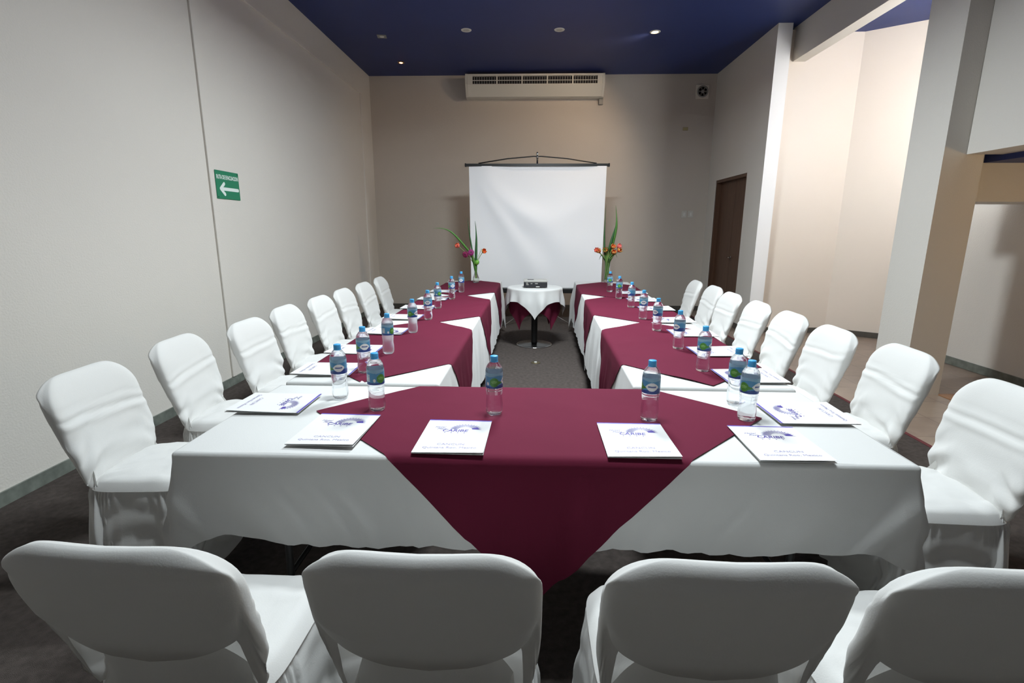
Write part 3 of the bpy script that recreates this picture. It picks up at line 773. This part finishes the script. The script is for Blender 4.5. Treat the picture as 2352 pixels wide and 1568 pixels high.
# ------------------------------------------------------------------ round table, cloths, projector
RX0, RY0, RR, RZT = .055, 6.47, .315, .745
t = thing('round_table', 'small round pedestal table between the table rows', 'table', (RX0, RY0, 0))
obj('tabletop', lathe('tabletop', [(.001, RZT-.03), (RR-.005, RZT-.03), (RR, RZT-.02), (RR, RZT-.006), (RR-.005, RZT-.002), (.001, RZT-.002)], MATS['table_board'], 48), t)
obj('pedestal', lathe('pedestal', [(.045, .03), (.040, .04), (.040, RZT-.06), (.09, RZT-.03)], black_m, 28), t)
obj('base_plate', lathe('base_plate', [(.222, 0), (.225, .006), (.222, .012), (.20, .016), (.07, .026), (.05, .032)], mat('base_metal', (60, 60, 58), .25, metal=.8), 64), t)
obj('base_rim', lathe('base_rim', [(.218, .001), (.230, .001), (.231, .010), (.222, .0135), (.216, .013)], chrome_m, 64), t)
def round_cloth(name, half, rot, dl, m, seed, fold, label):
    V, Fc = [], []; na, nr = 144, 40
    for i in range(nr+1):
        for k in range(na):
            a = 2*PI*k/na; b = (a-rot+PI/4) % (PI/2)-PI/4
            rmax = half/math.cos(b)
            q = i/nr; rho = rmax*q
            R0 = RR+dl
            zt = min(dl, .005)
            if rho <= R0: V.append((rho*math.cos(a), rho*math.sin(a), RZT+zt+.0008*nz(rho*20*math.cos(a), rho*20*math.sin(a), seed))); continue
            d = rho-R0; r_ = .012
            if d < r_*PI/2: rr, z = R0+r_*math.sin(d/r_), RZT+zt-r_+r_*math.cos(d/r_)
            else: rr, z = R0+r_, RZT+zt-r_-(d-r_*PI/2)
            kf = sstep(0, .22, d)
            cornerk = 1-abs(b)/(PI/4)          # 0 at the tips, 1 at mid side
            pinch = (-.05*(1-cornerk)**2*sstep(.1, .45, d)) if dl < .01 else .012*sstep(.02, .2, d)
            rr += kf*fold*(math.cos(a*11+seed)+.6*math.cos(a*17+2*seed)+.5) + .02*d*0 + pinch
            V.append((rr*math.cos(a), rr*math.sin(a), z))
    for i in range(nr):
        for k in range(na):
            k2 = (k+1) % na
            if i == 0: Fc.append((k, na+k, na+k2))
            else: Fc.append((i*na+k, (i+1)*na+k, (i+1)*na+k2, i*na+k2))
    o = obj(name, mesh(name, V, Fc, True, [m]), None, (RX0, RY0, 0)); return tag(o, label, 'tablecloth')
round_cloth('round_table_overlay', .500, PI/4, .022, cloth_m, 2, .015, 'white square cloth draped over the small round table')
round_cloth('round_table_underlay', .600, 0.05, .001, maroon_m, 5, .004, 'maroon square cloth hanging below the white cloth of the round table')
t = thing('projector', 'grey and black video projector on the small round table', 'projector', (.06, 6.43, RZT+.0085), .02)
pb_ = obj('body', bevbox('body', -.145, .145, -.11, .11, .006, .072, .010, plastic_d, 3), t)
obj('top_cover', bevbox('top_cover', -.148, .148, -.113, .113, .068, .092, .011, mat('projector_grey', (168, 166, 160), .4), 3), t)
obj('button_pad', bevbox('button_pad', -.10, -.02, -.04, .03, .090, .0945, .002, plastic_d, 1), t)
for i, (x, z, wd, hh) in enumerate(((-.105, .058, .022, .012), (-.10, .040, .030, .010), (-.05, .053, .022, .010), (.01, .053, .034, .012))):
    obj('port', boxes('port', [(x-wd/2, x+wd/2, -.113, -.1095, z-hh/2, z+hh/2)], plastic_g), pb_)
obj('rating_plate', boxes('rating', [(.005, .05, -.1125, -.1095, .010, .018)], plastic_w), t)
for x in (-.11, .11):
    for y in (-.08, .08): obj('foot', lathe('foot', [(.012, 0), (.012, .008)], black_m, 12), t, (x, y, 0))
obj('lens', lathe('lens', [(.03, 0), (.032, .015), (.026, .016), (.001, .012)], black_m, 24), t, (.06, .105, .045), (-PI/2, 0, 0))

# ------------------------------------------------------------------ projection screen
SY = 8.10
t = thing('projection_screen', 'white tripod projection screen in front of the far wall', 'projection screen', (.082, SY, 0))
V, Fc = [], []; nx, nyy = 60, 60; X0, X1, Z0, Z1 = -1.035, 1.040, .545, 2.39
for j in range(nyy+1):
    for i in range(nx+1):
        q = i/nx; r = j/nyy; x = X0+(X1-X0)*q
        x *= 1-.012*(1-r)*(1 if True else 1)
        # soft diagonal billows from the top left corner and around the top centre
        ang = math.atan2(1-r, q+.02); rad = math.hypot(1-r, q)
        f = .012*math.exp(-((ang-1.02)/.10)**2)*sstep(.1, .6, rad)*sstep(1.5, .9, rad) + .010*math.exp(-((math.hypot(q-.55, 1-r)-.42)/.10)**2)
        f += .012*math.exp(-((ang-.72)/.14)**2)*sstep(.2, .6, rad)*sstep(1.35, .8, rad)
        f += .014*math.sin(PI*q)*math.sin(PI*r)
        V.append((x, -2.3*f, Z0+(Z1-Z0)*r))
for j in range(nyy):
    for i in range(nx):
        q = j*(nx+1)+i; Fc.append((q, q+1, q+nx+2, q+nx+1))
obj('screen_fabric', mesh('screen_fabric', V, Fc, True, [mat('screen_white', (252, 252, 254), .6, spec=.3)]), t)
tb_ = obj('top_bar', boxes('top_bar', [(-1.085, 1.075, -.02, .02, 2.385, 2.425)], black_m), t)
for x in (-1.085, 1.075): obj('bar_end_cap', bevbox('bar_end_cap', x-.012, x+.012, -.024, .024, 2.38, 2.43, .004, black_m, 1), tb_)
obj('roller_case', bevbox('roller_case', -1.10, 1.09, -.045, .045, .475, .555, .012, black_m), t)
obj('mast', tube('mast', [(0, .05, .15), (0, .05, 2.57)], .014, chrome_m, 10), t)
obj('hanger_cable', tube('hanger_cable', [(-.89, 0, 2.43), (-.45, .02, 2.50), (-.06, .04, 2.535), (.06, .04, 2.535), (.45, .02, 2.50), (.89, 0, 2.43)], .0085, black_m), t)
obj('hanger_hook', lathe('hanger_hook', [(.018, 0), (.022, .02), (.010, .04), (.022, .055), (.016, .08), (.004, .09)], chrome_m, 14), t, (0, .05, 2.51))
for an in (-.12*PI, .55*PI, 1.22*PI-.05):
    dx, dy = math.cos(an), math.sin(an)
    obj('tripod_leg', tube('tripod_leg', [(0, .05, .34), (dx*.30, .05+dy*.30-.02, .15), (dx*.58, .05+dy*.58, .012)], .011, chrome_m, 8, .6), t)

# ------------------------------------------------------------------ flower vases
green_d = mat('leaf_dark', (46, 92, 50), .5, spec=.4); green_m = mat('leaf_green', (74, 128, 48), .5); green_l = mat('stem_green', (126, 152, 84), .5)
orange_m = mat('tulip_orange', (226, 96, 46), .5, vary=(60, .25)); pink_m = mat('tulip_pink', (236, 120, 112), .5); magenta_m = mat('gerbera_magenta', (146, 22, 86), .6, vary=(60, .3)); yel_m = mat('tulip_edge', (236, 186, 92), .5)
def blade(pts, wd, m, name='long_leaf', normal=(0, -1, 0)):
    pts = [Vector(p) for p in pts]
    # resample with Catmull-Rom
    P = []
    for i in range(len(pts)-1):
        p0, p1, p2, p3 = pts[max(i-1, 0)], pts[i], pts[i+1], pts[min(i+2, len(pts)-1)]
        for k in range(8):
            s = k/8; P.append(.5*((2*p1)+(p2-p0)*s+(2*p0-5*p1+4*p2-p3)*s*s+(3*p1-p0-3*p2+p3)*s**3))
    P.append(pts[-1]); V, Fc = [], []; N = len(P)-1; nn = Vector(normal)
    for i, p in enumerate(P):
        d = (P[min(i+1, N)]-P[max(i-1, 0)]).normalized(); sd = d.cross(nn).normalized(); nr = sd.cross(d).normalized()
        t_ = i/N; w_ = wd*(.45+.55*math.sin(PI*min(1, t_*1.1+.12)))*(1-t_**4)+.0006
        V += [p-sd*w_+nr*w_*.35, p-nr*.0015, p+sd*w_+nr*w_*.35, p+nr*.0015]
    for i in range(N):
        for k in range(4):
            k2 = (k+1) % 4; Fc.append((4*i+k, 4*i+k2, 4*i+4+k2, 4*i+4+k))
    return mesh(name, V, Fc, True, [m])
def tulip(center, d, r, m, inner):
    d = Vector(d).normalized(); a = d.orthogonal().normalized(); b = d.cross(a); V, Fc, I = [], [], []
    for k in range(6):
        an = 2*PI*k/6+(.2 if k % 2 else 0); od = a*math.cos(an)+b*math.sin(an); td = -a*math.sin(an)+b*math.cos(an)
        base = len(V); n = 6
        for i in range(n+1):
            t_ = i/n; out = r*(.15+.95*math.sin(t_*PI*.62)); up_ = r*(-.8+2.0*t_); wv = r*.62*math.sin(PI*min(.97, t_*.85+.13))
            for c in (-1, 0, 1): V.append(Vector(center)+od*(out-.18*r*abs(c))+d*up_+td*wv*c)
        for i in range(n):
            for c in range(2):
                q = base+i*3+c; Fc.append((q, q+1, q+4, q+3)); I.append(1 if i >= n-2 else 0)
    return mesh('flower', V, Fc, True, [m, inner], I)
def gerbera(center, d, r, m):
    d = Vector(d).normalized(); a = d.orthogonal().normalized(); b = d.cross(a); V, Fc, I = [], [], []
    for ring, (R1, up_) in enumerate(((r, .0), (r*.8, .006), (r*.55, .012))):
        for k in range(18):
            an = 2*PI*(k+.5*ring)/18; od = a*math.cos(an)+b*math.sin(an); td = -a*math.sin(an)+b*math.cos(an); q = len(V); C = Vector(center)+d*up_
            V += [C+od*R1*.15, C+od*R1*.6+td*R1*.13+d*.004, C+od*R1+d*-.004, C+od*R1*.6-td*R1*.13+d*.004]; Fc.append((q, q+1, q+2, q+3)); I.append(0)
    q = len(V); C = Vector(center)+d*.016
    V += [C+(a*math.cos(2*PI*k/12)+b*math.sin(2*PI*k/12))*r*.22 for k in range(12)]; Fc.append(tuple(range(q, q+12))); I.append(1)
    return mesh('flower', V, Fc, False, [m, mat('gerbera_eye', (70, 18, 40), .7)], I)
def stem(p, q, bend, r=.004, m=None):
    p, q = Vector(p), Vector(q); mid = (p+q)/2+Vector(bend)
    pts = [p*(1-t)**2+mid*2*t*(1-t)+q*t*t for t in [i/8 for i in range(9)]]
    return tube('stem', pts, r, m or green_l, 6)
# left bud vase
vx, vy, vz = -.747, 6.98, TZ+.0062
t = thing('flower_vase', 'slender clear bud vase with magenta gerberas on the left far table end', 'vase', (vx, vy, vz))
obj('vase', lathe('vase', [(.030, 0), (.040, .006), (.046, .035), (.044, .062), (.034, .09), (.021, .13), (.013, .17), (.011, .21), (.014, .245), (.018, .262)], glass_m, 32), t)
obj('water', lathe('water', [(.001, .012), (.036, .013), (.041, .035), (.039, .060), (.001, .060)], mat('vase_water', (205, 212, 200), .1, spec=.5), 24), t)
def V3(x, z, dy=0): return (x-vx, dy, z-vz)
obj('long_leaf', blade([(0, 0, .10), V3(-.79, 1.15), V3(-.83, 1.42), V3(-.857, 1.62, .03)], .010, green_d), t)
obj('long_leaf', blade([(0, 0, .10), V3(-.742, 1.10), V3(-.735, 1.36), V3(-.752, 1.57, .02)], .018, green_d), t)
obj('long_leaf', blade([(0, 0, .12), V3(-.80, 1.10), V3(-.90, 1.25, -.03), V3(-1.05, 1.41, -.05), V3(-1.17, 1.465, -.06), V3(-1.30, 1.470, -.08)], .014, green_m), t)
obj('short_leaf', blade([(0, 0, .14), V3(-.765, 1.02, -.02), V3(-.80, 1.13, -.03), V3(-.82, 1.18, -.04)], .020, green_m), t)
st_ = obj('stem', stem((0, 0, .2), V3(-.965, 1.225, -.03), (.02, 0, .05)), t); obj('flower', tulip(V3(-.979, 1.236, -.03), (-.6, -.5, .5), .033, pink_m, orange_m), st_)
st_ = obj('stem', stem((0, 0, .2), V3(-.875, 1.126, -.04), (.02, 0, .03)), t); obj('flower', gerbera(V3(-.881, 1.126, -.05), (-.3, -1, -.15), .052, magenta_m), st_)
st_ = obj('stem', stem((0, 0, .2), V3(-.803, 1.15, -.05), (.01, 0, .02)), t); obj('flower', gerbera(V3(-.803, 1.156, -.06), (.15, -1, .1), .050, mat('gerbera_violet', (158, 40, 118), .6, vary=(60, .3))), st_)
st_ = obj('stem', stem((0, 0, .2), V3(-.650, 1.155, -.03), (-.02, 0, .02)), t); obj('flower', tulip(V3(-.638, 1.168, -.03), (.5, -.7, .3), .033, orange_m, yel_m), st_)
obj('stem', stem((0, 0, .2), V3(-.665, 1.20, -.01), (-.02, 0, 0), .003), t)
obj('seed_pod', lathe('seed_pod', [(.004, -.04), (.022, -.03), (.030, -.005), (.028, .015), (.018, .03), (.004, .036)], mat('pod_green', (108, 166, 62), .45), 18), t, V3(-.728, 1.02, -.02), (.2, .5, 0))
for k in range(4): obj('stem', stem((.008*math.cos(k*1.6), .008*math.sin(k*1.6), .02), (.004*math.cos(k), 0, .26), (0, 0, 0), .004, green_l), t)
# right cylinder vase
vx, vy = 1.058, 7.16
t = thing('flower_vase', 'tall clear cylinder vase with orange tulips on the right far table end', 'vase', (vx, vy, vz))
obj('vase', lathe('vase', [(.038, 0), (.041, .004), (.039, .03), (.038, .15), (.040, .27), (.041, .285)], glass_m, 32), t)
for k in range(9):
    a = k*.7; obj('stem', stem((.024*math.cos(a), .024*math.sin(a), .02+.004*k), (.026*math.cos(a+1.5), .02*math.sin(a+1.5), .34), (0, 0, 0), .0055, [green_l, green_m][k % 2]), t)
obj('long_leaf', blade([(0, 0, .2), V3(1.015, 1.15), V3(1.003, 1.45, .02), V3(1.012, 1.79, .03)], .012, green_d), t)
obj('long_leaf', blade([(.01, 0, .2), V3(1.10, 1.20, -.01), V3(1.150, 1.45, 0), V3(1.158, 1.60, .01), V3(1.140, 1.78, .02)], .020, green_m), t)
obj('long_leaf', blade([(.0, 0, .2), V3(1.075, 1.20, -.02), V3(1.12, 1.40, -.01), V3(1.150, 1.52, .0)], .020, green_d), t)
random.seed(5)
for k in range(16):
    a = random.uniform(0, 2*PI); r_ = random.uniform(.05, .105); h = random.uniform(.36, .48)
    obj('short_leaf', blade([(.015*math.cos(a), .015*math.sin(a), .26), (r_*.6*math.cos(a), r_*.6*math.sin(a), h-.04), (r_*math.cos(a), r_*math.sin(a), h), (r_*1.3*math.cos(a), r_*1.3*math.sin(a), h-random.uniform(-.03, .06))], random.uniform(.010, .018), [green_m, green_l, green_d][k % 3], 'short_leaf', (.3, -.8, .5)), t)
for x, z, m, i2 in ((.907, 1.18, pink_m, orange_m), (.93, 1.17, orange_m, yel_m), (1.014, 1.18, orange_m, yel_m), (1.113, 1.228, orange_m, yel_m), (1.189, 1.234, pink_m, pink_m), (1.198, 1.181, orange_m, yel_m), (1.122, 1.157, orange_m, yel_m)):
    dd = Vector((x-vx, -.6*.2, .12))
    st_ = obj('stem', stem((.0, 0, .28), V3(x-.01*(1 if x > vx else -1), z-.02, -.05), (0, -.01, .02)), t); obj('flower', tulip(V3(x, z, -.06), dd, .034, m, i2), st_)

# ------------------------------------------------------------------ wall fittings
# exit sign
t = thing('exit_sign', 'green evacuation route sign with white left arrow on the left wall', 'sign', (LW+.001, 4.858, 1.851))
SG = mat('sign_green', (30, 128, 92), .45); SW = mat('sign_white', (226, 238, 232), .5)
obj('sign_board', bevbox('sign_board', 0, .006, -.187, .187, -.125, .125, .004, SG, 1), t)
# board faces +X: local text x axis runs along -Y? reading direction for a viewer facing -X is +Y
def on_sign(vf, th=.0068): V, Fc = vf; return [(th, x, y) for x, y, z in V], [tuple(q) for q in Fc]
obj('sign_text', join('sign_text', [on_sign(text_vf('RUTA DE EVACUACION', .050, 0, .052, 'CENTER', 0, .0016, .64))], SW, False), t)
def capsule(p, q, r):
    p, q = Vector((p[0], p[1], 0)), Vector((q[0], q[1], 0)); d = (q-p).normalized(); a0 = math.atan2(d.y, d.x); pts = []
    for k in range(9): a = a0+PI/2+PI*k/8; pts.append((p.x+r*math.cos(a), p.y+r*math.sin(a), 0))
    for k in range(9): a = a0-PI/2+PI*k/8; pts.append((q.x+r*math.cos(a), q.y+r*math.sin(a), 0))
    return pts, [tuple(range(18))]
obj('sign_arrow', join('sign_arrow', [on_sign(capsule((-.115, -.035), (.155, -.035), .015)), on_sign(capsule((-.125, -.035), (-.065, .012), .015), .0070), on_sign(capsule((-.125, -.035), (-.065, -.082), .015), .0072)], SW, False), t)
for y, z in ((-.17, -.11), (.17, .108)): obj('screw', lathe('screw', [(.006, 0), (.005, .002), (.001, .002)], black_m, 10), t, (.0062, y, z), (0, PI/2, 0))
# air conditioner
t = thing('air_conditioner', 'long white wall air conditioner under the blue ceiling on the far wall', 'air conditioner', (.032, YB, 0))
ACW = 1.165
def extrude_x(name, prof, x0, x1, m):
    n = len(prof); V = [(x0, y, z) for y, z in prof]+[(x1, y, z) for y, z in prof]
    Fc = [tuple(range(n)), tuple(reversed(range(n, 2*n)))]+[(i, n+i, n+(i+1) % n, (i+1) % n) for i in range(n)]
    return mesh(name, V, Fc, False, [m])
ac_m = mat('ac_white', (214, 210, 200), .45)
obj('body', extrude_x('body', [(0, 3.985), (-.22, 3.985), (-.22, 3.83), (-.225, 3.82), (-.13, 3.655), (-.10, 3.645), (0, 3.645)], -ACW+.03, ACW-.03, ac_m), t)
for sx in (-1, 1):
    x = sx*ACW; obj('end_cap', extrude_x('end_cap', [(0, 3.99), (-.255, 3.99), (-.265, 3.97), (-.265, 3.83), (-.245, 3.80), (-.15, 3.65), (-.10, 3.64), (0, 3.64)], min(x, x-sx*.035), max(x, x-sx*.035), ac_m), t)
obj('top_rail', boxes('top_rail', [(-ACW+.035, ACW-.035, -.262, -.215, 3.955, 3.985)], ac_m), t)
obj('front_panel', extrude_x('front_panel', [(-.225, 3.832), (-.262, 3.832), (-.262, 3.822), (-.155, 3.655), (-.135, 3.655)], -ACW+.037, ACW-.037, ac_m), t)
gb_ = obj('grille', boxes('grille_back', [(-ACW+.11, ACW-.11, -.223, -.2205, 3.835, 3.952)], mat('grille_dark', (42, 40, 44), .7)), t)
gw = (2*ACW-.22)/5
for k in range(6):
    x = -ACW+.11+gw*k; obj('grille_post', boxes('gp', [(x-.012, x+.012, -.262, -.22, 3.832, 3.955)], ac_m), gb_)
for k in (-1, 1): obj('grille_side', boxes('gs', [(min(k*(ACW-.037), k*(ACW-.10)), max(k*(ACW-.037), k*(ACW-.10)), -.262, -.22, 3.832, 3.955)], ac_m), t)
fin = boxes('fin', [(-.004, .004, -.245, -.222, 3.834, 3.953)], plastic_g); bar = boxes('bar', [(.012, gw-.012, -.256, -.248, 3.882, 3.892)], ac_m)
for k in range(5):
    x = -ACW+.11+gw*k; obj('grille_bar', bar, gb_, (x, 0, 0))
    for j in range(1, 10): obj('grille_fin', fin, gb_, (x+gw*j/10, 0, 0))
obj('bracket', boxes('bracket', [(ACW-.06, ACW+.01, -.05, 0, 3.555, 3.69)], plastic_g), t)
# extractor fan
t = thing('extractor_fan', 'small square extractor fan on the far wall near the right corner', 'fan', (2.885, YB, 3.752))
obj('housing', bevbox('housing', -.115, .115, -.025, 0, -.115, .115, .012, mat('fan_beige', (222, 214, 202), .5)), t)
obj('fan_ring', lathe('fan_ring', [(.095, 0), (.092, .012), (.076, .014), (.072, .004)], plastic_g, 36, cap=False), t, (0, -.025, 0), (PI/2, 0, 0))
obj('fan_throat', lathe('fan_throat', [(.001, .002), (.074, .002)], MATS['grille_dark'], 36), t, (0, -.025, 0), (PI/2, 0, 0))
obj('fan_hub', lathe('fan_hub', [(.030, .002), (.030, .012), (.022, .016), (.001, .016)], plastic_g, 24), t, (0, -.025, 0), (PI/2, 0, 0))
for k in range(6):
    a = k*PI/3; V = [(.026*math.cos(a-.2), -.029, .026*math.sin(a-.2)), (.070*math.cos(a-.28), -.029, .070*math.sin(a-.28)), (.070*math.cos(a+.22), -.036, .070*math.sin(a+.22)), (.026*math.cos(a+.2), -.034, .026*math.sin(a+.2))]
    obj('fan_blade', mesh('fan_blade', V+[(x, y+.002, z) for x, y, z in V], [(0, 1, 2, 3), (7, 6, 5, 4), (0, 4, 5, 1), (1, 5, 6, 2), (2, 6, 7, 3), (3, 7, 4, 0)], False, [mat('fan_grey', (110, 106, 100), .5)]), t)
tag(obj('wall_plate', bevbox('wall_plate', 2.60, 2.69, YB-.010, YB, 3.135, 3.187, .003, mat('plate_yellow', (176, 164, 120), .5), 1)), 'small yellowish blank plate on the far wall below the extractor fan', 'wall plate')
for i, x in enumerate((2.73, 2.845)):
    t = thing('light_switch', 'white switch plate on the far wall, %s of the pair beside the door' % ('left' if i == 0 else 'right'), 'switch', (x, YB, 1.729), 0, 'switch plates')
    obj('plate', bevbox('plate', -.046, .046, -.009, 0, -.06, .06, .003, mat('switch_white', (206, 202, 194), .4), 1), t)
    obj('rocker', bevbox('rocker', -.018, .018, -.013, -.009, -.03, .03, .0015, plastic_w, 1), t)
# floor outlet
t = thing('floor_outlet', 'small metal floor outlet in the carpet between the table rows', 'outlet', (.066, 5.55, .001))
obj('plate', lathe('plate', [(.055, 0), (.052, .004), (.001, .005)], mat('brass_dull', (118, 108, 84), .4, metal=.7), 24), t)
obj('socket_cap', lathe('socket_cap', [(.018, .005), (.016, .010), (.001, .010)], plastic_w, 16), t)
